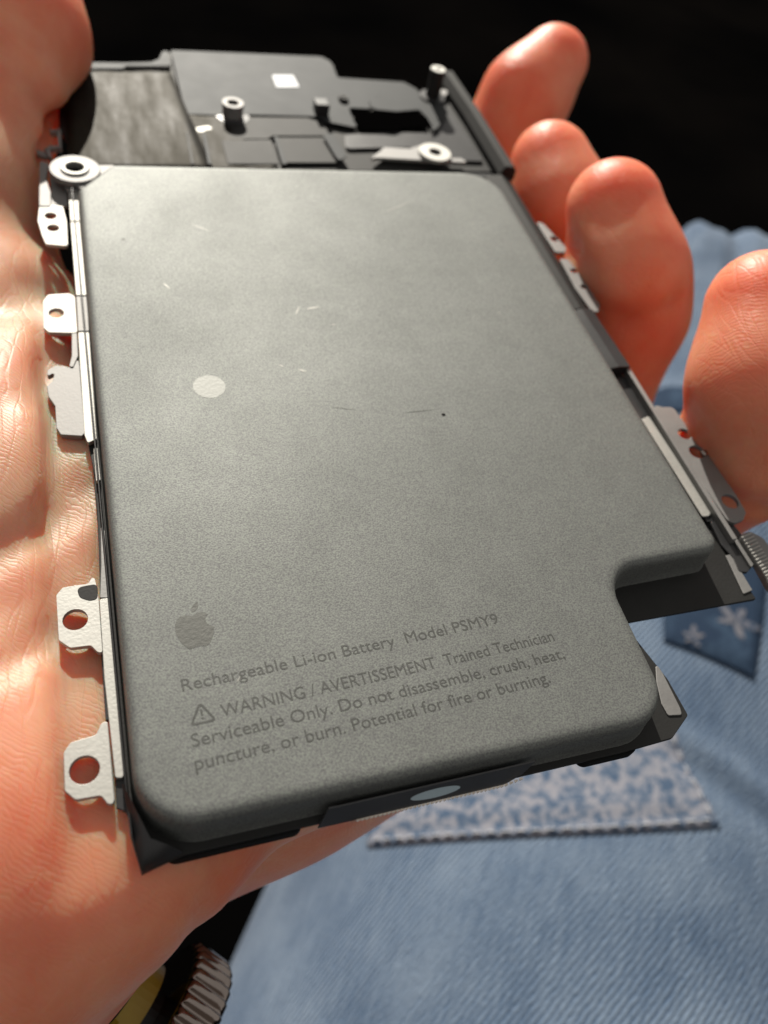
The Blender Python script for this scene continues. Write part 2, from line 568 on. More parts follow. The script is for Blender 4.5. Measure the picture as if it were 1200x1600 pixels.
def patch(name, corners, mat, parent, n=26, th=0.30, off=0.2, wob=0.0, bow=0.0):
    """a piece of cloth sewn on the leg: corners in (along, around) millimetres"""
    A, B, C_, D = [np.array(c, float) for c in corners]
    vv, uv = [], []
    for layer in (off, off + th):
        for i in range(n + 1):
            for j in range(n + 1):
                s, t = i / n, j / n
                p = A * (1 - s) * (1 - t) + B * s * (1 - t) + C_ * s * t + D * (1 - s) * t
                p = p + np.array([bow * 4 * s * (1 - s) * (1 - t), 0])
                e = min(s, 1 - s, t, 1 - t)
                p = p + wob * np.array([math.sin(s * 17 + t * 3), math.cos(t * 13 + s * 5)]) * (e < 0.001)
                hem = 0.55 * (1 - math.exp(-((e - 0.035) / 0.03) ** 2)) if e < 0.12 else 0.5
                edge = max(0.0, 1 - e / 0.012) * 0.45
                vv.append(leg(p[0], p[1], layer + (hem - edge if layer > off else 0)))
                uv.append(p)
    m_ = n + 1; K = m_ * m_
    ff = []
    for i in range(n):
        for j in range(n):
            a = i * m_ + j
            ff.append((K + a, K + a + 1, K + a + m_ + 1, K + a + m_))
            ff.append((a + m_, a + m_ + 1, a + 1, a))
    rim = [j for j in range(m_)] + [i * m_ + n for i in range(1, m_)] + [n * m_ + j for j in range(n - 1, -1, -1)] + [i * m_ for i in range(n - 1, 0, -1)]
    for q in range(len(rim)):
        a, b_ = rim[q], rim[(q + 1) % len(rim)]
        ff.append((a, b_, K + b_, K + a))
    o = build(name, vv, ff, mat, parent, smooth=True)
    add_uv(o, uv)
    return o

def stitches(parent, p0, p1, step=3.4, length=2.2, off=0.85, rad=0.26, bow=0.0):
    """a run of short thread stitches along one edge of a patch"""
    p0, p1 = np.array(p0, float), np.array(p1, float)
    Ld = np.linalg.norm(p1 - p0); d = (p1 - p0) / Ld
    t = 1.0
    while t + length < Ld:
        pts = [leg(*(p0 + d * (t + length * k / 5) + np.array([bow * 4 * ((t + length * k / 5) / Ld) * (1 - (t + length * k / 5) / Ld), 0])), off + 0.2 * math.sin(math.pi * k / 5)) for k in range(6)]
        vv, ff = [], []
        for k, p in enumerate(pts):
            tg = pts[min(k + 1, 5)] - pts[max(k - 1, 0)]; tg /= np.linalg.norm(tg)
            a = np.cross(tg, [0, 0, 1]); a /= np.linalg.norm(a); b_ = np.cross(tg, a)
            rr = rad * (0.45 if k in (0, 5) else 1)
            for q in range(5):
                an = 2 * math.pi * q / 5
                vv.append(p + (a * math.cos(an) + b_ * math.sin(an)) * rr)
        for k in range(5):
            for q in range(5):
                ff.append((k * 5 + q, k * 5 + (q + 1) % 5, k * 5 + 5 + (q + 1) % 5, k * 5 + 5 + q))
        build('stitch', vv, ff, M['thread'], parent, smooth=True)
        t += step

PA, PB, PC, PD = (50.5, -82.8), (77.3, -2.4), (136.0, -42.0), (112.0, -112.0)
BOW = -3.9
pf = patch('patch', [PA, PB, PC, PD], M['floral'], jeans, n=60, wob=0.0, bow=BOW)
pf['label'] = 'pale blue floral cotton patch with a stitched hem'
def inset(p, c, k=0.035):
    return (np.array(p) * (1 - k) + np.array(c) * k)
cen = (np.array(PA) + PB + PC + PD) / 4
ia, ib, ic = inset(PA, cen), inset(PB, cen), inset(PC, cen)
stitches(pf, ia, ib, bow=BOW)
stitches(pf, ib, ic)
NA, NB, NC, ND = (121.5, -21.5), (119.5, 2.4), (162.0, 4.0), (156.0, -26.0)
pn = patch('patch', [NA, NB, NC, ND], M['navy'], jeans, n=30)
pn['label'] = 'dark navy cotton patch with pale flower print'
random.seed(9)
def flower(u, v, size, rot):
    for k in range(5):
        a = rot + k * 2 * math.pi / 5 + random.uniform(-.2, .2)
        ln = size * random.uniform(.7, 1.1)
        vv, uv = [], []
        prof = [(0.08, .08), (.30, .15), (.55, .20), (.82, .15), (1.0, .04)]
        for s, w in prof:
            for sg in (-1, 1):
                pu = u + math.cos(a) * s * ln - math.sin(a) * sg * w * ln
                pv = v + math.sin(a) * s * ln + math.cos(a) * sg * w * ln
                vv.append(leg(pu, pv, 1.12)); uv.append((pu, pv))
        ff = [(2 * i, 2 * i + 1, 2 * i + 3, 2 * i + 2) for i in range(4)]
        o = build('petal', vv, ff, M['petal'], pn)
        add_uv(o, uv)
flower(134.5, -4.6, 6.5, 0.4)
flower(125.0, -14.5, 3.6, 1.2)
flower(149.0, -16.0, 6.5, 0.1)
pk = patch('patch', [(214, -56), (217, -22), (231, -22), (231, -56)], M['navy'], jeans, n=20)
pk['label'] = 'dark navy band sewn across the leg near the knee'

# ------------------------------------------------------------------ hand: one continuous skin
class Field:
    def __init__(self, lo, hi, h):
        self.lo = np.array(lo, float); self.h = h
        self.n = np.ceil((np.array(hi) - lo) / h).astype(int) + 1
        ax = [self.lo[i] + np.arange(self.n[i], dtype=np.float32) * h for i in range(3)]
        self.ax = [a.astype(np.float32) for a in ax]
        self.d = np.full(self.n, 60.0, np.float32)
    def window(self, lo, hi):
        a = np.maximum(np.floor((np.array(lo) - self.lo) / self.h).astype(int), 0)
        b = np.minimum(np.ceil((np.array(hi) - self.lo) / self.h).astype(int) + 1, self.n)
        return tuple(slice(a[i], b[i]) for i in range(3))
    def coords(self, sl):
        return (self.ax[0][sl[0]][:, None, None], self.ax[1][sl[1]][None, :, None], self.ax[2][sl[2]][None, None, :])

def cone_d(X, a, b, ra, rb, flat=None):
    """distance to a tapered limb segment"""
    x, y, z = X
    ba = np.array(b, float) - a
    l2 = float(ba @ ba) + 1e-9
    t = ((x - a[0]) * ba[0] + (y - a[1]) * ba[1] + (z - a[2]) * ba[2]) / l2
    t = np.clip(t, 0, 1)
    dx, dy, dz = x - (a[0] + t * ba[0]), y - (a[1] + t * ba[1]), z - (a[2] + t * ba[2])
    return np.sqrt(dx * dx + dy * dy + dz * dz) - (ra + (rb - ra) * t)

def smin(a, b, k):
    hh = np.maximum(k - np.abs(a - b), 0) / k
    return np.minimum(a, b) - hh * hh * k * 0.25

def add_cone(F, a, b, ra, rb, k):
    a, b = np.array(a, float), np.array(b, float)
    R_ = max(ra, rb) + k + 8
    sl = F.window(np.minimum(a, b) - R_, np.maximum(a, b) + R_)
    F.d[sl] = smin(F.d[sl], cone_d(F.coords(sl), a, b, ra, rb).astype(np.float32), k)

def cut_box(F, lo, hi, k):
    sl = F.window(np.array(lo) - 12, np.array(hi) + 12)
    x, y, z = F.coords(sl)
    c, e = (np.array(lo) + hi) / 2, (np.array(hi) - lo) / 2
    qx, qy, qz = np.abs(x - c[0]) - e[0], np.abs(y - c[1]) - e[1], np.abs(z - c[2]) - e[2]
    bd = np.sqrt(np.maximum(qx, 0) ** 2 + np.maximum(qy, 0) ** 2 + np.maximum(qz, 0) ** 2) + np.minimum(np.maximum(np.maximum(qx, qy), qz), 0)
    F.d[sl] = -smin(-F.d[sl], bd.astype(np.float32), k)

def groove(F, a, b, r, depth, k=1.5):
    """a skin crease: presses a thin line into the surface"""
    a, b = np.array(a, float), np.array(b, float)
    R_ = r * 4 + 4
    sl = F.window(np.minimum(a, b) - R_, np.maximum(a, b) + R_)
    dd = cone_d(F.coords(sl), a, b, 0, 0)
    F.d[sl] += (depth * np.exp(-(dd / r) ** 2)).astype(np.float32)

def surface_net(F):
    d = F.d
    nx, ny, nz = d.shape
    ins = d < 0
    c = [ins[i:nx - 1 + i, j:ny - 1 + j, k:nz - 1 + k] for i in (0, 1) for j in (0, 1) for k in (0, 1)]
    cnt = sum(q.astype(np.int8) for q in c)
    act = (cnt > 0) & (cnt < 8)
    idx = -np.ones(act.shape, np.int64)
    cells = np.argwhere(act)
    idx[act] = np.arange(len(cells))
    vals = np.stack([d[cells[:, 0] + i, cells[:, 1] + j, cells[:, 2] + k] for i in (0, 1) for j in (0, 1) for k in (0, 1)], 1)
    corner = np.array([(i, j, k) for i in (0, 1) for j in (0, 1) for k in (0, 1)], float)
    acc = np.zeros((len(cells), 3)); num = np.zeros(len(cells))
    for p in range(8):
        for q in range(p + 1, 8):
            if np.abs(corner[p] - corner[q]).sum() != 1: continue
            a, b = vals[:, p], vals[:, q]
            ms = (a < 0) != (b < 0)
            t = np.where(ms, a / np.where(ms, a - b, 1), 0)
            acc += (corner[p] + (corner[q] - corner[p]) * t[:, None]) * ms[:, None]
            num += ms
    V = F.lo + (cells + acc / num[:, None]) * F.h
    quads = []
    for axis in range(3):
        sl0 = [slice(None)] * 3; sl1 = [slice(None)] * 3
        sl0[axis] = slice(0, -1); sl1[axis] = slice(1, None)
        a, b = ins[tuple(sl0)], ins[tuple(sl1)]
        ch = np.argwhere(a != b)
        o1, o2 = [(1, 2), (2, 0), (0, 1)][axis]
        ok = (ch[:, o1] > 0) & (ch[:, o2] > 0) & (ch[:, o1] < d.shape[o1] - 1) & (ch[:, o2] < d.shape[o2] - 1)
        ch = ch[ok]
        e1 = np.zeros(3, int); e1[o1] = 1
        e2 = np.zeros(3, int); e2[o2] = 1
        g = lambda off: idx[tuple((ch - off).T)]
        q = np.stack([g(e1 + e2), g(e2), g(0 * e1), g(e1)], 1)
        flip = ~a[tuple(ch.T)]
        q[flip] = q[flip][:, ::-1]
        quads.append(q)
    return V, np.concatenate(quads)

F = Field((-80, -60, -118), (104, 152, 36), 0.9)

FINGERS = {
    # MCP (mm), then PIP, DIP, pad, tip as (photo x, photo y, depth), radii
    'pinky':  ((42, 24, -38), (1050, 775, 106), (1183, 705, 96), (1196, 600, 92), (1192, 482, 92.5), (10.5, 8.6, 7.4, 8.0, 6.6)),
    'ring':   ((32, 42, -43), (905, 650, 124), (985, 492, 116), (978, 430, 112.5), (959, 326, 112), (11.5, 9.4, 7.9, 7.9, 6.7)),
    'middle': ((22, 62, -43), (850, 520, 146), (890, 375, 134), (877, 325, 131), (860, 256, 131), (11.5, 9.6, 7.9, 7.6, 6.6)),
    'index':  ((8, 82, -36), (730, 380, 164), (778, 232, 154), (822, 152, 150), (864, 98, 150), (11.5, 9.4, 8.0, 7.7, 6.5)),
}
JOINT = {}
for nm, (mcp, pip, dip, pad, tip, rad) in FINGERS.items():
    J = [np.array(mcp, float), ad(*pip), ad(*dip), ad(*pad), ad(*tip)]
    JOINT[nm] = J
    f2 = Field.__new__(Field)
    f2.lo, f2.h, f2.n, f2.ax = F.lo, F.h, F.n, F.ax
    f2.d = np.full(F.n, 60.0, np.float32)
    add_cone(f2, J[0], J[1], rad[0], rad[1], 2.0)
    add_cone(f2, J[1], J[2], rad[1] * .98, rad[2], 3.0)
    add_cone(f2, J[2], J[3], rad[2], rad[3], 2.2)
    add_cone(f2, J[3], J[4], rad[3], rad[4], 4.0)
    # flexor side pads between the joints
    side = -np.array([0.95, 0.15, -0.1])
    mid = (J[1] + J[2]) / 2
    add_cone(f2, mid + side * 1.6 - (J[2] - J[1]) * .2, mid + side * 1.6 + (J[2] - J[1]) * .2, rad[2] * .9, rad[2] * .9, 3.0)
    F.d = smin(F.d, f2.d, 1.2)
    JOINT[nm + '_r'] = rad

# thumb
T = [np.array([-26, 58, -18.]), ad(-72, 320, 105), ad(-8, 166, 109), ad(14, 60, 114), ad(30, -110, 124)]
f2.d[:] = 60
add_cone(f2, T[0], T[1], 15, 12.0, 4.0)
add_cone(f2, T[1], T[2], 11.0, 8.6, 3.0)
add_cone(f2, T[2] + (T[3] - T[2]) * .25, T[3], 9.2, 10.4, 2.0)
add_cone(f2, T[3], T[4], 10.4, 8.6, 4.0)
F.d = smin(F.d, f2.d, 2.0)

# palm
W0 = np.array([-32, 10, -34.])
f2.d[:] = 60
P_ = lambda a, b, ra, rb, k=9.0: add_cone(f2, a, b, ra, rb, k)
for nm in ('pinky', 'ring', 'middle', 'index'):
    mcp = JOINT[nm][0]
    P_(W0 + (mcp - W0) * 0.12, mcp, 15.0, 12.5)
P_((8, 78, -37), (40, 28, -38), 12.5, 12.0)
# heel of the hand on the little-finger side
P_((-19, 8.5, -26.0), (14, 23, -30), 16.0, 15.0)
P_((-34, -11.5, -12), (0.9, 3.6, -11.6), 6.8, 6.8, 5.0)
P_((0.9, 3.6, -11.6), (16.3, 10.1, -14.5), 6.8, 6.8, 5.0)
P_((-34, -2, -13.5), (1, 11, -13.5), 9.5, 9.5, 5.0)
P_((16.3, 10.1, -14.5), (36, 24, -28), 6.8, 8.0, 5.0)
P_((16, 20, -30), (40, 28, -37), 14.5, 12.0)
# ball of the thumb, along the battery's left edge
P_((-14, 8, -19.4), (-11, 40, -18.8), 17.5, 17.5)
P_((-11, 40, -18.8), (-14, 68, -17.2), 17.5, 15.5)
P_((-18, 70, -18.5), (-14, 80, -17), 12.5, 11.0, 4.0)
# wrist bent back, forearm going down to the lap
P_((-24, 4, -30), (-36, -8, -56), 18.0, 20.0)
P_((-36, -8, -56), (-46, -34, -130), 21.0, 24.0)
P_((-26, 20, -36), (-40, 12, -60), 16.0, 19.0)
P_((-40, 12, -60), (-50, -14, -130), 19.0, 22.0)
# web between thumb and first finger
P_((-16, 62, -26), (4, 78, -34), 11.0, 11.0)
F.d = smin(F.d, f2.d, 4.0)

# the battery presses into the flesh
cut_box(F, (-5.0, -1.6, -3.7), (64.6, 84, 0.3), 1.6)
cut_box(F, (-5.0, 82, -4.2), (64.6, 117, -2.9), 1.6)

# folds of the palm
def on_skin(px, py, depth0):
    d = ray(px, py)
    t = np.arange(depth0 - 30, depth0 + 40, .25)
    p = CAM + d[None, :] * t[:, None]
    q = np.round((p - F.lo) / F.h).astype(int)
    ok = np.all((q >= 0) & (q < F.n), 1)
    for k in np.nonzero(ok)[0]:
        if F.d[tuple(q[k])] < 0:
            return p[k]
    return p[len(p) // 2]

def fold(pts, r, depth):
    """one continuous crease along a line of skin points"""
    ps = []
    for p, q in zip(pts[:-1], pts[1:]):
        for k in range(5):
            t = k / 5
            ps.append(on_skin(*[p[i] * (1 - t) + q[i] * t for i in range(3)]))
    ps.append(on_skin(*pts[-1]))
    ps = np.array(ps)
    R_ = r * 4 + 4
    sl = F.window(ps.min(0) - R_, ps.max(0) + R_)
    X = F.coords(sl)
    dd = None
    for a_, b_ in zip(ps[:-1], ps[1:]):
        if np.linalg.norm(b_ - a_) > 6: continue      # the line left this finger
        q = cone_d(X, a_, b_, 0, 0)
        dd = q if dd is None else np.minimum(dd, q)
    if dd is not None:
        F.d[sl] += (depth * np.exp(-(dd / r) ** 2)).astype(np.float32)
fold([(-30, 480, 90), (20, 465, 90), (62, 450, 90), (100, 470, 90)], 2.6, 1.5)
fold([(-20, 860, 73), (40, 830, 73), (90, 795, 74), (140, 760, 75)], 1.6, 0.9)
fold([(-20, 890, 72), (60, 845, 72), (130, 800, 73)], 0.9, 0.5)
fold([(-10, 1048, 66), (40, 1020, 66), (80, 985, 66)], 1.2, 0.8)
fold([(-20, 640, 80), (50, 600, 80), (110, 560, 80)], 2.2, 0.6)
fold([(300, 1470, 72), (330, 1400, 70), (350, 1340, 70)], 1.2, 0.6)
fold([(0, 70, 116), (50, 130, 114), (90, 195, 112)], 1.8, 1.2)

# bending creases of the fingers
fold([(908, 462, 112), (935, 486, 112), (985, 498, 112), (1035, 490, 112), (1064, 466, 112)], 1.0, 1.5)
fold([(925, 505, 112), (985, 517, 112), (1042, 506, 112)], 0.8, 0.5)
fold([(1098, 706, 92), (1128, 762, 92), (1165, 790, 92), (1215, 800, 92)], 1.0, 1.5)
fold([(836, 352, 131), (862, 384, 131), (900, 392, 131)], 1.0, 1.2)
fold([(738, 200, 152), (756, 218, 152), (776, 234, 152)], 1.0, 0.9)
HV, HQ = surface_net(F)
hand = build('hand', HV - np.array([0, 0, 0]), HQ, M['skin'], None, smooth=True)
sm = hand.modifiers.new('soft', 'SMOOTH'); sm.factor = 0.5; sm.iterations = 3
tag(hand, 'bare left hand, palm up, holding the metal battery by its edges', 'hand')

# ------------------------------------------------------------------ battery pack
bat = thing('battery_pack', (29, 40, -5.5))
tag(bat, 'dark grey metal phone battery with mounting tabs, held in the hand', 'battery')
ZB = -3.6                                    # level of the flange and the metal frame

def offset_loop(loop, d):
    """move a closed outline inwards by d (counter-clockwise loop)"""
    P = np.array(loop); n = len(P)
    out = np.zeros_like(P)
    for i in range(n):
        a, b = P[i] - P[i - 1], P[(i + 1) % n] - P[i]
        a = a / (np.linalg.norm(a) + 1e-9); b = b / (np.linalg.norm(b) + 1e-9)
        t = a + b; t /= np.linalg.norm(t) + 1e-9
        nn = np.array([-t[1], t[0]])
        k = max(0.5, abs(float(t @ a)))
        out[i] = P[i] + nn * d / k
    return out

can_outline = fillet([(0.1, 0.0), (44.0, -0.1), (44.2, 14.8), (58.0, 15.2), (58.0, 83.0), (4.6, 83.2), (0.2, 77.5)],
                     [4.6, 4.2, 3.6, 1.7, 5.5, 1.5, 1.5], n=9)
prof = [(-0.30, ZB + 0.02), (-0.22, ZB + .25), (-0.12, -2.6), (-0.03, -1.6), (0.02, -.9), (0.10, -.50), (.26, -.23), (.50, -.08), (.80, -.02), (1.2, 0.0)]
vv, ff = [], []
for d, z in prof:
    for p in offset_loop(can_outline, d):
        vv.append((p[0], p[1], z))
n = len(can_outline)
for k in range(len(prof) - 1):
    for i in range(n):
        j = (i + 1) % n
        ff.append((k * n + i, k * n + j, (k + 1) * n + j, (k + 1) * n + i))
ff.append(tuple((len(prof) - 1) * n + i for i in range(n)))
can = build('battery_can', vv, ff, M['can'], bat, smooth=True)
can.data.polygons[len(ff) - 1].use_smooth = False
can['label'] = 'dark grey blasted metal battery can with a cut-out corner'

# flange round the can (thin coated sheet)
fl_poly = [(0.5, -1.35), (3.0, -0.95), (40, -0.95), (45.0, -0.75), (47.6, 0.9), (47.4, 4.5), (45.9, 10.2), (46.3, 10.75), (61.6, 10.8),
           (61.4, 14.0), (60.8, 22), (60.8, 84.0), (-0.6, 84.0), (-0.9, 30), (-0.3, 2.0)]
sheet('flange', fillet(fl_poly, [0, .5, .5, .5, .3, 2, .4, .2, .2, 0, 0, .5, .5, 0, 0]), ZB - .35, ZB, M['darksheet'], bat, bevel=0.06)
# turned-up film lip along the left side, pinched to a point at the near corner
lip = []
pts = [at2(108, 300, -2.4), at2(131, 480, -2.4), at2(152, 690, -2.4), at2(170, 880, -2.4), at2(188, 1060, -2.4), at2(203, 1220, -2.6), at2(216, 1310, -3.2), (0.05, -1.5)]
lv, lf = [], []
for i, p in enumerate(pts):
    top = [-1.8, -1.8, -1.8, -1.8, -1.8, -1.8, -2.0, -3.2][i]
    x = -0.40 if i < 6 else (-0.34 if i == 6 else 0.1)
    for dx, z in ((-.10, ZB - .2), (.06, ZB - .2), (.05, top), (-.08, top)):
        lv.append((x + dx, p[1], z))
for i in range(len(pts) - 1):
    for q in range(4):
        a, b_ = i * 4 + q, i * 4 + (q + 1) % 4
        lf.append((a, b_, b_ + 4, a + 4))
lf += [(3, 2, 1, 0), tuple(len(lv) - 4 + k for k in range(4))]
build('side_lip', lv, lf, M['black'], bat, bevel=0.05)
# folded corner flap at the near left corner
cv = [(-0.75, 4.5, ZB - .1), (-0.65, 4.5, -1.6), (0.0, -1.55, ZB - .5), (0.05, -1.35, -2.5), (3.2, -0.85, ZB - .25), (2.2, -0.55, -2.0), (0.9, 0.2, -1.7)]
build('corner_flap', cv, [(0, 2, 3, 1), (2, 4, 5, 3), (1, 3, 6), (3, 5, 6)], M['black'], bat, smooth=True)

# foam feet under the near edge
sheet('foam_pad', fillet([(1.6, -1.1), (11.6, -1.1), (12.6, 1), (12.6, 8), (1.6, 8)], .8), ZB - 1.6, ZB - .36, M['foam'], bat, bevel=.1)
sheet('foam_pad', fillet([(36.2, -1.1), (41.6, -1.1), (41.6, 6), (35, 6), (35, 1)], .8), ZB - 1.5, ZB - .36, M['foam'], bat, bevel=.1)
sheet('base_sheet', fillet([(2.5, 2), (42, 2), (42, 12), (57, 13), (62, 16), (63.5, 100), (60, 114), (4, 112)], 1), ZB - .9, ZB - .37, M['black'], bat)

# tape on the near wall with its pale mark and saw-tooth copper edge
tp = [(12.9, -3.85), (13.6, -1.55), (14.4, -1.15), (30.8, -1.15), (30.6, -1.9), (29.9, -3.0), (28.6, -3.85), (15.6, -3.9)]
tp = [(x, z - (.45 if z > -1.2 else 0)) for x, z in tp]
def tape_y(z):
    return -0.42 - 0.80 * min(1.0, max(0.0, (-1.0 - z) / 3.0))
vv = [(x, tape_y(z) - .06, z) for x, z in tp] + [(x, tape_y(z) + .06, z) for x, z in tp]
k = len(tp)
ff = [tuple(range(k)), tuple(reversed(range(k, 2 * k)))] + [(i + k, (i + 1) % k + k, (i + 1) % k, i) for i in range(k)]
tape = build('pull_tape', vv, ff, M['tape'], bat)
ov = [(22.3 + 2.1 * math.cos(2 * math.pi * q / 28), tape_y(-2.7 + .62 * math.sin(2 * math.pi * q / 28)) - .09, -2.7 + .62 * math.sin(2 * math.pi * q / 28)) for q in range(28)]
build('oval_mark', ov, [tuple(range(28))], M['tapemark'], tape)
vv, ff = [], []
q = 0
x = 15.9
while x < 29.6:
    zt = -3.86 if x < 28.4 else -3.86 + (x - 28.4) * .7
    for dx, z in ((0, zt), (.16, zt - .42), (.32, zt)):
        vv.append((x + dx, -1.36, z))
        vv.append((x + dx, -1.22, z))
    b_ = q * 6
    ff += [(b_, b_ + 2, b_ + 4), (b_ + 5, b_ + 3, b_ + 1), (b_, b_ + 1, b_ + 3, b_ + 2), (b_ + 2, b_ + 3, b_ + 5, b_ + 4), (b_ + 4, b_ + 5, b_ + 1, b_)]
    q += 1; x += .36
build('toothed_edge', vv, ff, M['teeth'], tape)
build('foil_end', [(15.4, -1.31, -3.8), (18.6, -1.33, -3.88), (18.2, -1.33, -4.22), (16.2, -1.31, -4.18), (15.2, -1.30, -4.0)], [(0, 1, 2, 3, 4)], M['copper'], tape)

# ---- lettering, logo, marks on the can
def lettering(txt, x, y, width, cap, rot, mat, name='lettering'):
    cu = bpy.data.curves.new(name, 'FONT')
    cu.body = txt
    cu.size = 1.0
    cu.resolution_u = 4
    o = bpy.data.objects.new('tmp_text', cu)
    col.objects.link(o)
    dg = bpy.context.evaluated_depsgraph_get()
    me = bpy.data.meshes.new_from_object(o.evaluated_get(dg))
    bpy.data.objects.remove(o)
    co = np.empty(len(me.vertices) * 3); me.vertices.foreach_get('co', co); co = co.reshape(-1, 3)
    w = co[:, 0].max() - co[:, 0].min()
    sx = width / w
    sy = cap / 0.70
    base = root_base(bat)
    X = (co[:, 0] - co[:, 0].min()) * sx; Y = co[:, 1] * sy
    cr, sr = math.cos(rot), math.sin(rot)
    out = np.stack([(x + X * cr - Y * sr - base[0]), (y + X * sr + Y * cr - base[1]), np.full(len(X), 0.012 - base[2])], 1) * S
    me.vertices.foreach_set('co', out.ravel())
    me.update()
    me.materials.clear()
    return link(name, me, mat, can)

TR = math.radians(2.6)
cap = 1.04
lettering('Rechargeable Li-ion Battery  Model PSMY9', 4.35, 9.95, 27.3, cap, TR, M['print'])
lettering('WARNING / AVERTISSEMENT  Trained Technician', 6.95, 7.35, 29.1, cap, TR, M['print'])
lettering('Serviceable Only. Do not disassemble, crush, heat,', 4.5, 5.45, 31.8, cap, TR, M['print'])
lettering('puncture, or burn. Potential for fire or burning.', 4.5, 3.70, 29.6, cap, TR, M['print'])

def flat_part(name, loops, z, mat, parent):
    bm = bmesh.new(); base = root_base(parent); ed = []
    for lp in loops:
        vs = [bm.verts.new(((p[0] - base[0]) * S, (p[1] - base[1]) * S, (z - base[2]) * S)) for p in lp]
        ed += [bm.edges.new((vs[i], vs[(i + 1) % len(vs)])) for i in range(len(vs))]
    bmesh.ops.triangle_fill(bm, use_beauty=True, use_dissolve=False, edges=ed, normal=(0, 0, 1))
    for fc in bm.faces:
        if fc.normal.z < 0: fc.normal_flip()
    me = bpy.data.meshes.new(name); bm.to_mesh(me); bm.free()
    return link(name, me, mat, parent)

def place(pts, x, y, s, rot=TR):
    cr, sr = math.cos(rot), math.sin(rot)
    return [(x + s * (p[0] * cr - p[1] * sr), y + s * (p[0] * sr + p[1] * cr)) for p in pts]

tri_o = fillet([(0, 0), (2.1, 0), (1.05, 1.85)], .22, 4)
tri_i = fillet([(.30, .17), (1.80, .17), (1.05, 1.50)], .10, 3)
flat_part('warning_triangle', [place(tri_o, 4.5, 7.05, 1.0), place(tri_i, 4.5, 7.05, 1.0)], .012, M['print'], can)
flat_part('exclamation_mark', [place([(.98, .62), (1.12, .62), (1.14, 1.15), (.96, 1.15)], 4.5, 7.05, 1.0)], .012, M['print'], can)
flat_part('exclamation_dot', [place(circle(1.05, .42, .09, 10), 4.5, 7.05, 1.0)], .012, M['print'], can)

# fruit emblem: smooth body with a bite and a leaf
body_c = [(0, 0.79), (.10, .82), (.22, .87), (.36, .88), (.52, .83), (.63, .74), (.66, .70)]
bite_c = (0.80, 0.42); bite_r = .335
half_r = [(.40, -.82), (.55, -.66), (.68, -.40), (.74, -.16)]
emblem = [(0, .68), (.12, .73), (.26, .80), (.42, .80), (.56, .74), (.66, .64)]
a0 = math.atan2(.64 - .36, .66 - .86); a1 = math.atan2(.02 - .36, .76 - .86)
a1 += 2 * math.pi
for k in range(1, 9):
    a = a0 + (a1 - a0) * k / 9
    emblem.append((.86 + .345 * math.cos(a), .36 + .345 * math.sin(a)))
emblem += [(.80, .0), (.76, -.20), (.66, -.46), (.54, -.66), (.42, -.80), (.30, -.84), (.16, -.80), (0, -.76),
           (-.16, -.80), (-.30, -.84), (-.44, -.78), (-.58, -.58), (-.70, -.32), (-.77, -.02), (-.78, .22), (-.73, .46), (-.62, .65), (-.46, .77), (-.28, .79), (-.12, .73)]
flat_part('emblem', [place(emblem, 5.95, 15.05, 1.92, 0.05)], .012, M['logo'], can)
leaf = [(.02, .86), (.06, 1.08), (.18, 1.24), (.36, 1.33), (.36, 1.14), (.27, .98), (.14, .88)]
flat_part('emblem_leaf', [place(leaf, 5.95, 15.05, 1.92, 0.05)], .012, M['logo'], can)
flat_part('pale_spot', [circle(*at2(327, 604, 0), 1.62, 28)], .012, M['spot'], can)
flat_part('speck', [circle(*at2(693, 648, 0), .22, 9)], .012, M['foam'], can)
flat_part('speck', [circle(*at2(193, 374, 0), .22, 9)], .012, M['print'], can)

def scratch(p, q, w, mat='scratch'):
    a, b_ = np.array(at2(*p, 0)), np.array(at2(*q, 0))
    d = b_ - a; ln = np.linalg.norm(d); d /= ln; nn = np.array([-d[1], d[0]])
    ts = [0, .2, .5, .8, 1]; ws = [0.02, .8, 1, .6, .02]
    w *= .75
    lp = [tuple(a + d * ln * t + nn * w * s) for t, s in zip(ts, ws)] + [tuple(a + d * ln * t - nn * w * s) for t, s in zip(ts[::-1], ws[::-1])]
    flat_part('scratch', [lp], .010, M[mat], can)
for s in [((462, 492), (468, 478), .12), ((478, 483), (500, 479), .2), ((516, 507), (526, 507), .1), ((466, 577), (480, 581), .2), ((436, 570), (444, 573), .14),
          ((600, 332), (648, 312), .10), ((774, 482), (786, 496), .06), ((1000, 770), (1006, 778), .10), ((370, 1066), (376, 1056), .10), ((1038, 857), (1044, 859), .1),
          ((298, 350), (330, 362), .08), ((255, 442), (266, 452), .12)]:
    scratch(*s)
scratch((632, 645), (680, 640), .08, 'print')
scratch((515, 636), (560, 641), .06, 'logo')

# ---- left side: rails and tabs
ZT = -3.0
def px_sheet(name, pix, z1, th, mat, holes=(), r=0.25, bevel=0.05, parent=bat, hr=None):
    poly = fillet([at2(x, y, z1) for x, y in pix], r)
    hs = []
    for (x, y, rr) in holes:
        c = at2(x, y, z1); hs.append(circle(c[0], c[1], rr, 20))
    return sheet(name, poly, z1 - th, z1, M[mat], parent, hs, bevel)

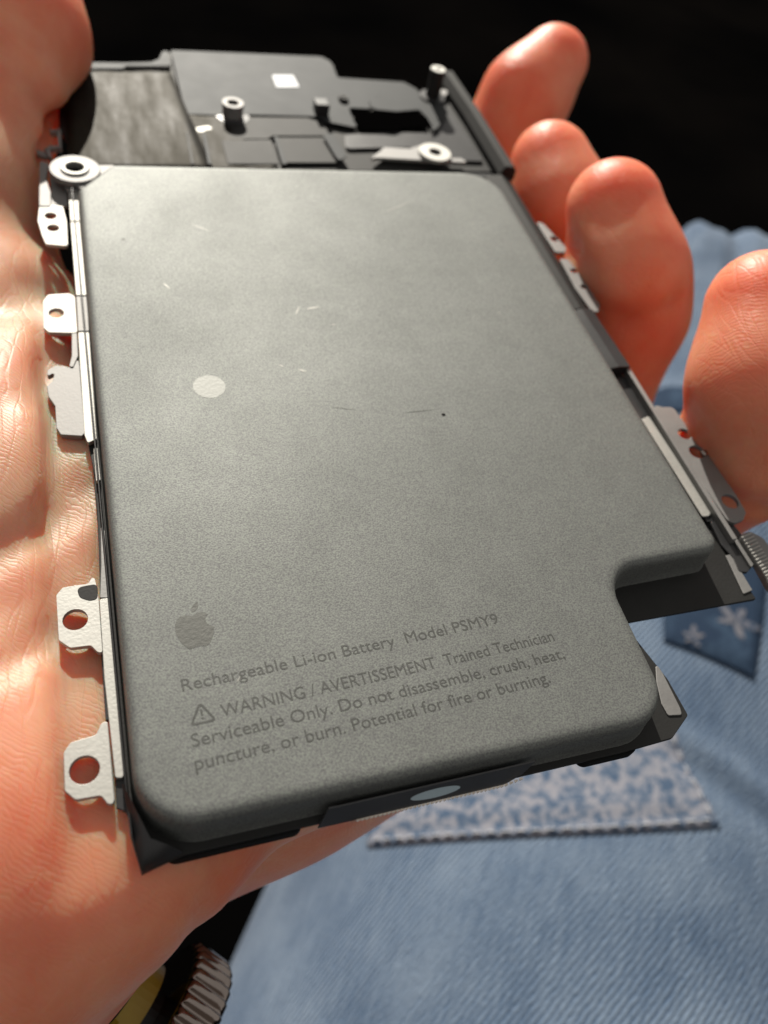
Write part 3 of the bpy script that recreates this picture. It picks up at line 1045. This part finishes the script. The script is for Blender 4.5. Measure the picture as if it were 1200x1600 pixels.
px_sheet('rail_segment', [(107, 300), (121, 300), (128, 345), (110, 345)], ZT + .25, .5, 'nickel', r=.15)
px_sheet('rail_segment', [(110, 347), (128, 347), (136, 461), (119, 461)], ZT + .25, .5, 'nickel', r=.08)
px_sheet('rail_segment', [(119, 463), (136, 463), (139, 517), (122, 517)], ZT + .18, .5, 'steel', r=.08)
px_sheet('rail_segment', [(122, 519), (139, 519), (151, 686), (137, 692), (132, 680)], ZT + .25, .5, 'nickel', r=.15)
px_sheet('rail_segment', [(146, 700), (152, 700), (157, 750), (150, 752)], ZT + .2, .4, 'nickel', r=.1)
px_sheet('rail_segment', [(157, 820), (164, 830), (170, 934), (156, 934), (158, 880)], ZT + .2, .4, 'steel', r=.1)
px_sheet('rail_segment', [(155, 936), (172, 934), (197, 1205), (191, 1216), (180, 1215), (163, 1060)], ZT + .25, .5, 'nickel', r=.2)
px_sheet('rail_base', [(107, 300), (123, 300), (141, 517), (153, 690), (158, 750), (165, 830), (173, 934), (198, 1215), (180, 1215), (162, 1030), (156, 934), (155, 880), (150, 752), (137, 690), (122, 519), (110, 346)], ZT - .35, .3, 'darksheet', r=.05)
px_sheet('rail_end', [(180, 1218), (197, 1214), (207, 1290), (196, 1268), (182, 1262)], ZT - .1, .4, 'black', r=.1)

px_sheet('mounting_tab', [(62, 318), (98, 322), (104, 345), (106, 384), (72, 381), (66, 368), (59, 345)], ZT + .2, .45, 'nickel', [(79, 337, .72), (83, 356, .72)], r=.35)
px_sheet('bracket_arm', [(62, 250), (76, 255), (72, 280), (79, 300), (79, 322), (61, 322)], ZT + .3, .5, 'steel', r=.3)
px_sheet('bracket_web', [(76, 255), (104, 285), (106, 322), (79, 320), (80, 300)], ZT - .3, .4, 'steel', r=.2)
px_sheet('mounting_tab', [(67, 470), (75, 460), (108, 458), (117, 463), (121, 520), (110, 520), (76, 519), (68, 512)], ZT + .25, .5, 'nickel', [(88, 489, .78)], r=.4)
px_sheet('hook', [(112, 519), (120, 519), (122, 556), (114, 574), (108, 572), (112, 556)], ZT + .2, .5, 'steel', r=.2)
px_sheet('mounting_tab', [(73, 590), (74, 578), (87, 571), (108, 574), (122, 560), (124, 570), (133, 676), (128, 681), (95, 679), (88, 668), (86, 634), (76, 620), (73, 604), (82, 595), (86, 580)],
         ZT + .1, .6, 'steel', r=.18)
px_sheet('mounting_tab', [(88, 930), (98, 918), (122, 914), (138, 912), (146, 898), (150, 912), (154, 936), (160, 1020), (152, 1018), (142, 1008), (110, 1012), (92, 1000)], ZT + .35, .5, 'nickel', [(117.5, 968, 1.0)], r=.3)
px_sheet('tab_boss', [(119, 918), (138, 914), (152, 912), (153, 936), (140, 939), (124, 934)], ZT + .38, .2, 'darksheet', r=.7)
px_sheet('mounting_tab', [(99, 1176), (110, 1160), (150, 1148), (158, 1130), (168, 1126), (179, 1250), (176, 1257), (168, 1256), (158, 1243), (118, 1250), (101, 1236)], ZT + .35, .5, 'nickel', [(132, 1203, 1.07)], r=.35)
px_sheet('rail_step', [(158, 1022), (162, 1022), (170, 1124), (165, 1126)], ZT - .2, .5, 'black', r=.05)

# ring lug at the far left corner of the can
def ring(name, cx, cy, r0, r1, z0, z1, mat, parent=bat):
    return lathe(name, (cx, cy, 0), [(r0, z0), (r1, z0), (r1, z1 - .08), (r1 - .08, z1), (r0 + .08, z1), (r0, z1 - .08)], M[mat], parent, 32)
c = at(117, 263, -1.6)
lug = ring('ring_lug', c[0], c[1], 1.15, 3.1, -2.3, -1.6, 'steel')
ring('collar', c[0], c[1], 1.15, 1.75, -1.62, -1.35, 'nickel', lug)
lathe('dark_bore', (c[0], c[1], 0), [(0.02, -2.35), (1.16, -2.35), (1.16, -2.25), (0.02, -2.25)], M['foam'], lug, 24)
px_sheet('lug_web', [(135, 262), (150, 258), (185, 258), (150, 285), (125, 296), (118, 285)], -1.95, .4, 'steel', r=.4)
px_sheet('lug_bridge', [(100, 284), (122, 286), (124, 299), (104, 297)], -2.5, .4, 'steel', r=.2)
# open clip beside it
for a_, b_ in [((80, 208), (94, 208)), ((92, 206), (94, 234)), ((94, 232), (81, 234)), ((81, 232), (73, 238)), ((73, 236), (79, 248))]:
    p0, p1 = np.array(at(*a_, ZT)), np.array(at(*b_, ZT))
    dd = p1 - p0; ln = np.linalg.norm(dd)
    box('clip_bar', ((p0 + p1) / 2)[:2].tolist() + [ZT], (ln + .3, .42, .8), M['steel'], bat, .06, math.atan2(dd[1], dd[0]))
px_sheet('clip_arm', [(58, 232), (66, 236), (74, 238), (74, 246), (64, 243), (57, 240)], ZT, .6, 'steel', r=.1)

# ---- far end: plates, film, bosses
ZF = -3.55
px_sheet('plate', [(92, 104), (255, 100), (262, 82), (505, 89), (520, 100), (528, 122), (632, 129), (652, 140), (668, 160), (700, 150), (770, 268), (130, 262), (92, 200)],
         ZF - .25, .5, 'darksheet', holes=[], r=.6)
px_sheet('grey_cover', [(266, 78), (500, 88), (516, 95), (528, 121), (631, 128), (650, 138), (672, 165), (640, 163), (590, 152), (577, 160), (580, 170), (545, 168), (552, 187), (560, 200),
                        (510, 190), (495, 182), (392, 179), (340, 180), (290, 178)], ZF + .45, .35, 'greysheet', r=.6, bevel=.08)
def film(corners, z, droop, n=14):
    """thin film laid over the frame, its far edge sagging"""
    A, B, C_, D = [np.array(at2(x, y, z)) for x, y in corners]
    vv = []
    for i in range(n + 1):
        for j in range(n + 1):
            u_, t = i / n, j / n
            p = A * (1 - u_) * (1 - t) + B * u_ * (1 - t) + C_ * u_ * t + D * (1 - u_) * t
            far = max(0.0, p[1] - 95.0)
            vv.append((p[0], p[1], z + 0.05 * math.sin(p[0] * .9) * math.sin(p[1] * .7) - droop * far * far))
    ff = [(i * (n + 1) + j, (i + 1) * (n + 1) + j, (i + 1) * (n + 1) + j + 1, i * (n + 1) + j + 1) for i in range(n) for j in range(n)]
    o = build('film_sheet', vv, ff, M['film'], bat, smooth=True)
    sd = o.modifiers.new('thick', 'SOLIDIFY'); sd.thickness = .08 * S; sd.offset = -1
    return o
film([(330, 268), (108, 268), (98, 106), (266, 106)], ZF + .55, .0008)
film([(438, 268), (331, 268), (294, 180), (338, 180)], ZF + .30, .0004)
px_sheet('film_flap', [(336, 182), (480, 184), (505, 192), (516, 212), (426, 212), (418, 217), (346, 217)], ZF + .35, .2, 'darksheet', r=.5)
px_sheet('film_flap', [(428, 212), (516, 212), (530, 254), (446, 254)], ZF + .2, .2, 'darksheet', r=.3)
px_sheet('film_flap', [(504, 210), (520, 208), (542, 244), (530, 252), (522, 240)], ZF + .7, .2, 'greysheet', r=.4)
px_sheet('fold_glint_strip', [(316, 208), (321, 208), (331, 256), (325, 256)], ZF + .75, .12, 'greysheet', r=.1)
px_sheet('fold_glint_strip', [(290, 206), (294, 206), (304, 256), (298, 256)], ZF + .75, .10, 'darksheet', r=.1)
px_sheet('fold_glint_strip', [(428, 213), (434, 213), (449, 256), (441, 256)], ZF + .55, .3, 'greysheet', r=.1)  # added strip stands for the highlight on the flap's lit left edge
px_sheet('flex_cable', [(346, 219), (424, 218), (436, 256), (356, 256)], ZF + .50, .12, 'darksheet', r=.2)
px_sheet('back_rail', [(132, 97), (190, 98), (236, 97), (248, 92), (254, 80), (262, 79), (267, 100), (262, 104), (196, 104), (192, 107), (132, 107)], ZF + .6, .6, 'greysheet', r=.3)
px_sheet('dark_step', [(196, 102), (264, 102), (266, 106), (196, 106)], ZF + .62, .3, 'foam', r=.1)
px_sheet('ridge', [(155, 186), (196, 186), (198, 193), (155, 193)], ZF + .25, .25, 'film', r=.2)
px_sheet('ridge', [(155, 197), (196, 197), (194, 204), (154, 204)], ZF + .25, .25, 'film', r=.2)
px_sheet('solder_pad', [(306, 199), (326, 196), (332, 200), (324, 206), (308, 206)], ZF + .4, .2, 'nickel', r=.3)
px_sheet('label', [(425, 117), (458, 117), (468, 136), (432, 136)], ZF + .50, .05, 'white', r=.1)
px_sheet('slot_shade', [(546, 171), (578, 172), (584, 176), (620, 176), (652, 172), (664, 182), (670, 198), (628, 200), (616, 205), (600, 203), (562, 202)], ZF + .52, .06, 'hole_shade', r=.2)  # black sheet painted in for the shade inside the open slot
px_sheet('slot_frame', [(580, 155), (586, 152), (640, 156), (662, 163), (690, 160), (700, 175), (684, 200), (672, 206), (676, 198), (668, 184), (655, 171), (620, 174), (588, 171), (578, 166)],
         ZF + .75, .25, 'greysheet', r=.4)
px_sheet('dark_recess', [(660, 158), (694, 158), (756, 252), (700, 250), (640, 230), (540, 232), (540, 210), (600, 206), (676, 208), (690, 190)], ZF + .15, .3, 'black', r=.6)

def boss(px, py, zt, r, h, hole, mat='steel', base_r=None):
    c = at(px, py, zt)
    o = lathe('standoff', (c[0], c[1], 0), [(hole, zt - h), (r * .93, zt - h), (r * .93, zt - .55), (r, zt - .45), (r, zt - .07), (r - .07, zt), (hole + .05, zt), (hole, zt - .07)], M[mat], bat, 30)
    lathe('dark_bore', (c[0], c[1], 0), [(.02, zt - .9), (hole + .01, zt - .9), (hole + .01, zt - .8), (.02, zt - .8)], M['foam'], o, 20)
    if base_r:
        lathe('foot', (c[0], c[1], 0), [(r * .9, zt - h - .02), (base_r, zt - h - .02), (base_r, zt - h + .25), (r * .9, zt - h + .3)], M['black'], o, 30)
    return o
boss(364, 160, -1.2, 1.65, 2.2, .85, 'steel', 2.5)
tall = boss(685, 108, 1.5, 1.3, 4.6, .35, 'darksheet', 2.2)
c = at(685, 108, 1.5); ring('collar', c[0], c[1], .36, 1.26, 1.40, 1.56, 'nickel', tall)
boss(537, 151, -2.6, .8, 1.0, .25, 'darksheet', 1.3)
c = at(680, 237, -2.2); w_ = ring('washer', c[0], c[1], .95, 2.55, -2.7, -2.2, 'nickel')
lathe('dark_bore', (c[0], c[1], 0), [(.02, -2.7), (.96, -2.7), (.96, -2.6), (.02, -2.6)], M['foam'], w_, 20)
px_sheet('washer_arm', [(594, 236), (600, 230), (640, 232), (660, 226), (664, 246), (720, 247), (732, 254), (590, 246), (578, 248)], -2.75, .5, 'steel', r=.3)
c = at(503, 160, -1.6); box('black_block', (c[0], c[1], -2.3), (2.1, 2.2, 1.7), M['rubber'], bat, .15)
px_sheet('sleeve_ring', [(672, 138), (664, 146), (668, 152), (684, 154), (698, 148), (700, 140)], -2.9, .5, 'steel', r=.5)

# ---- right side: bar, rail, tabs
def prism(name, secs, mat, bevel=.08):
    """a bar: list of cross-sections, each a list of points"""
    k = len(secs[0]); vv = [p for s in secs for p in s]; ff = []
    for i in range(len(secs) - 1):
        for q in range(k):
            ff.append((i * k + q, i * k + (q + 1) % k, (i + 1) * k + (q + 1) % k, (i + 1) * k + q))
    ff += [tuple(reversed(range(k))), tuple((len(secs) - 1) * k + q for q in range(k))]
    o = build(name, vv, ff, M[mat], bat, bevel=bevel)
    bm = bmesh.new(); bm.from_mesh(o.data); bmesh.ops.recalc_face_normals(bm, faces=bm.faces[:]); bm.to_mesh(o.data); bm.free()
    return o
def bar_section(y, x0, x1, zt, ch=.8):
    return [(x0, y, ZB - .3), (x1, y, ZB - .3), (x1, y, zt - ch), (x1 - .5, y, zt - .1), (x0 + .9, y, zt), (x0, y, zt - ch * 1.6)]
prism('side_bar', [bar_section(117.5, 61.3, 64.2, -1.6), bar_section(104, 61.6, 64.4, -1.5), bar_section(87.0, 61.4, 64.2, -1.5)], 'darksheet')
prism('side_bar', [[(58.7, 86.5, ZB - .1), (62.9, 86.5, ZB - .1), (62.9, 86.5, -3.0), (61.4, 86.5, -2.5), (58.7, 86.5, -2.8)],
                   [(58.7, 55.0, ZB - .1), (62.3, 55.0, ZB - .1), (62.3, 55.0, -3.0), (61.0, 55.0, -2.5), (58.7, 55.0, -2.8)]], 'darksheet')
prism('side_bar', [[(58.9, 54.6, ZB - .1), (62.4, 54.6, ZB - .1), (62.4, 54.6, -2.3), (60.8, 54.6, -2.2), (58.9, 54.6, -2.6)],
                   [(59.0, 43.6, ZB - .1), (62.7, 43.6, ZB - .1), (62.7, 43.6, -2.3), (61.0, 43.6, -2.2), (59.0, 43.6, -2.6)]], 'black')
prism('side_rail', [[(62.2, 43.5, ZB - .3), (62.8, 43.5, ZB - .3), (62.8, 43.5, -2.6), (62.2, 43.5, -2.6)],
                    [(62.2, 17.5, ZB - .3), (62.8, 17.5, ZB - .3), (62.8, 17.5, -2.6), (62.2, 17.5, -2.6)]], 'steel', .05)
px_sheet('gutter', [(950, 590), (985, 590), (1128, 815), (1105, 815)], ZB + .08, .1, 'black', r=.1)
px_sheet('pale_strip', [(1003, 655), (1014, 650), (1112, 800), (1108, 806), (1098, 807)], ZB + .30, .2, 'nickel', r=.2)
px_sheet('mounting_tab', [(838, 345), (850, 350), (884, 386), (884, 394), (868, 394), (845, 358)], ZT, .4, 'steel', [(866, 373, .6)], r=.3)
px_sheet('mounting_tab', [(874, 404), (888, 405), (915, 440), (938, 478), (935, 487), (925, 486), (900, 452)], ZT, .4, 'steel', [(897, 423, .55), (912, 448, .5)], r=.4)
px_sheet('mounting_tab', [(1022, 632), (1036, 636), (1052, 636), (1062, 650), (1086, 682), (1108, 712), (1150, 772), (1166, 800), (1162, 812), (1148, 818), (1136, 812), (1030, 655)],
         ZT + .1, .45, 'steel', [(1070, 678, .82), (1089, 706, .95), (1141, 783, .98)], r=.6)
c = at(1100, 708, ZT + .2); lathe('rivet', (c[0], c[1], 0), [(.02, ZT), (.42, ZT), (.42, ZT + .3), (.25, ZT + .5), (.02, ZT + .55)], M['chrome'], bat, 16, smooth=True)
px_sheet('dark_foot', [(1110, 815), (1140, 812), (1158, 834), (1180, 880), (1168, 894), (1155, 893), (1146, 872), (1128, 852)], ZB + .2, .4, 'black', r=.3)
px_sheet('thin_clip', [(1112, 800), (1118, 803), (1128, 818), (1122, 816)], ZB + .4, .2, 'steel', r=.1)
px_sheet('foot_rail', [(1148, 845), (1152, 842), (1178, 882), (1174, 886)], ZB + .5, .3, 'steel', r=.05)
px_sheet('lit_seal_strip', [(1134, 868), (1142, 866), (1176, 922), (1162, 928)], ZB + .14, .14, 'steel', r=.1)
# ribbed contact block at the right border
cb = px_sheet('contact_block', [(1156, 836), (1172, 830), (1192, 840), (1230, 890), (1240, 925), (1205, 918), (1184, 880)], -2.7, .9, 'steel', r=.6)
for k in range(17):
    a_ = at(1160 + k * 3.1, 840 + k * 5.0, -2.68); b2 = at(1173 + k * 3.1, 834 + k * 5.0, -2.68)
    d_ = b2 - a_
    box('contact_rib', ((a_ + b2) / 2)[:2].tolist() + [-2.66], (np.linalg.norm(d_) + .3, .16, .24), M['nickel'], cb, .05, math.atan2(d_[1], d_[0]))
# paler sheet paints the sunlit triangle on the seal by the near right corner
px_sheet('lit_seal_strip', [(1024, 1034), (1036, 1052), (1063, 1106), (1066, 1117), (1044, 1118), (1034, 1100), (1026, 1066)], ZB + .12, .12, 'steel', r=.25)

# ------------------------------------------------------------------ wristwatch under the heel of the hand
wat = thing('wristwatch', (2, -12, -50))
tag(wat, 'polished steel watch crown and dark case below the wrist', 'watch')
cr_c = ad(260, 1608, 90)
axd = ad(333, 1600, 90.6) - ad(285, 1566, 90)           # crown axis, from the case to its outer end
axd /= np.linalg.norm(axd)
uu = np.cross(axd, [0, 0, 1]); uu /= np.linalg.norm(uu); ww = np.cross(axd, uu)
NF = 34
prof = [(-2.4, 7.4), (-2.4, 8.3), (-2.0, 8.9), (1.9, 8.9), (2.5, 8.5), (2.8, 7.6), (2.9, 0.1)]
vv, ff = [], []
seg = NF * 8
for h, r in prof:
    for k in range(seg):
        a = 2 * math.pi * k / seg
        fl_ = abs(math.sin(a * NF / 2))
        rr = r - (1.15 * (1 - fl_) if r > 8.4 else 0.15 * (1 - fl_) if r > 7.5 else 0)
        vv.append(cr_c + axd * h + (uu * math.cos(a) + ww * math.sin(a)) * rr)
for i in range(len(prof) - 1):
    for k in range(seg):
        ff.append((i * seg + k, i * seg + (k + 1) % seg, (i + 1) * seg + (k + 1) % seg, (i + 1) * seg + k))
ff.append(tuple(reversed(range(seg))))
build('crown', vv, ff, M['chrome'], wat, smooth=True)
case_n = np.cross(axd, ww); case_n = uu * 0.6 + ww * 0.8
case_c = cr_c - axd * 27
lathe('case', tuple(case_c - case_n * 6), [(0.1, 0), (19.0, 0), (20.5, 1.5), (20.5, 10), (19.0, 12), (.1, 12)], M['foam'], wat, 64, axis=case_n, bevel=.3)
lathe('case_ring', tuple(case_c), [(20.2, -2.2), (21.3, -2.2), (21.3, 2.6), (20.2, 2.6)], M['yellow'], wat, 64, axis=case_n)
lathe('crown_ring', tuple(cr_c), [(2.8, -7.0), (4.8, -7.0), (4.8, -4.2), (2.8, -4.2)], M['yellow'], wat, 36, axis=axd)
lathe('crown_stem', tuple(cr_c), [(.05, -4.6), (2.6, -4.6), (2.6, -1.9), (.05, -1.9)], M['rubber'], wat, 24, axis=axd)

bpy.context.view_layer.update()
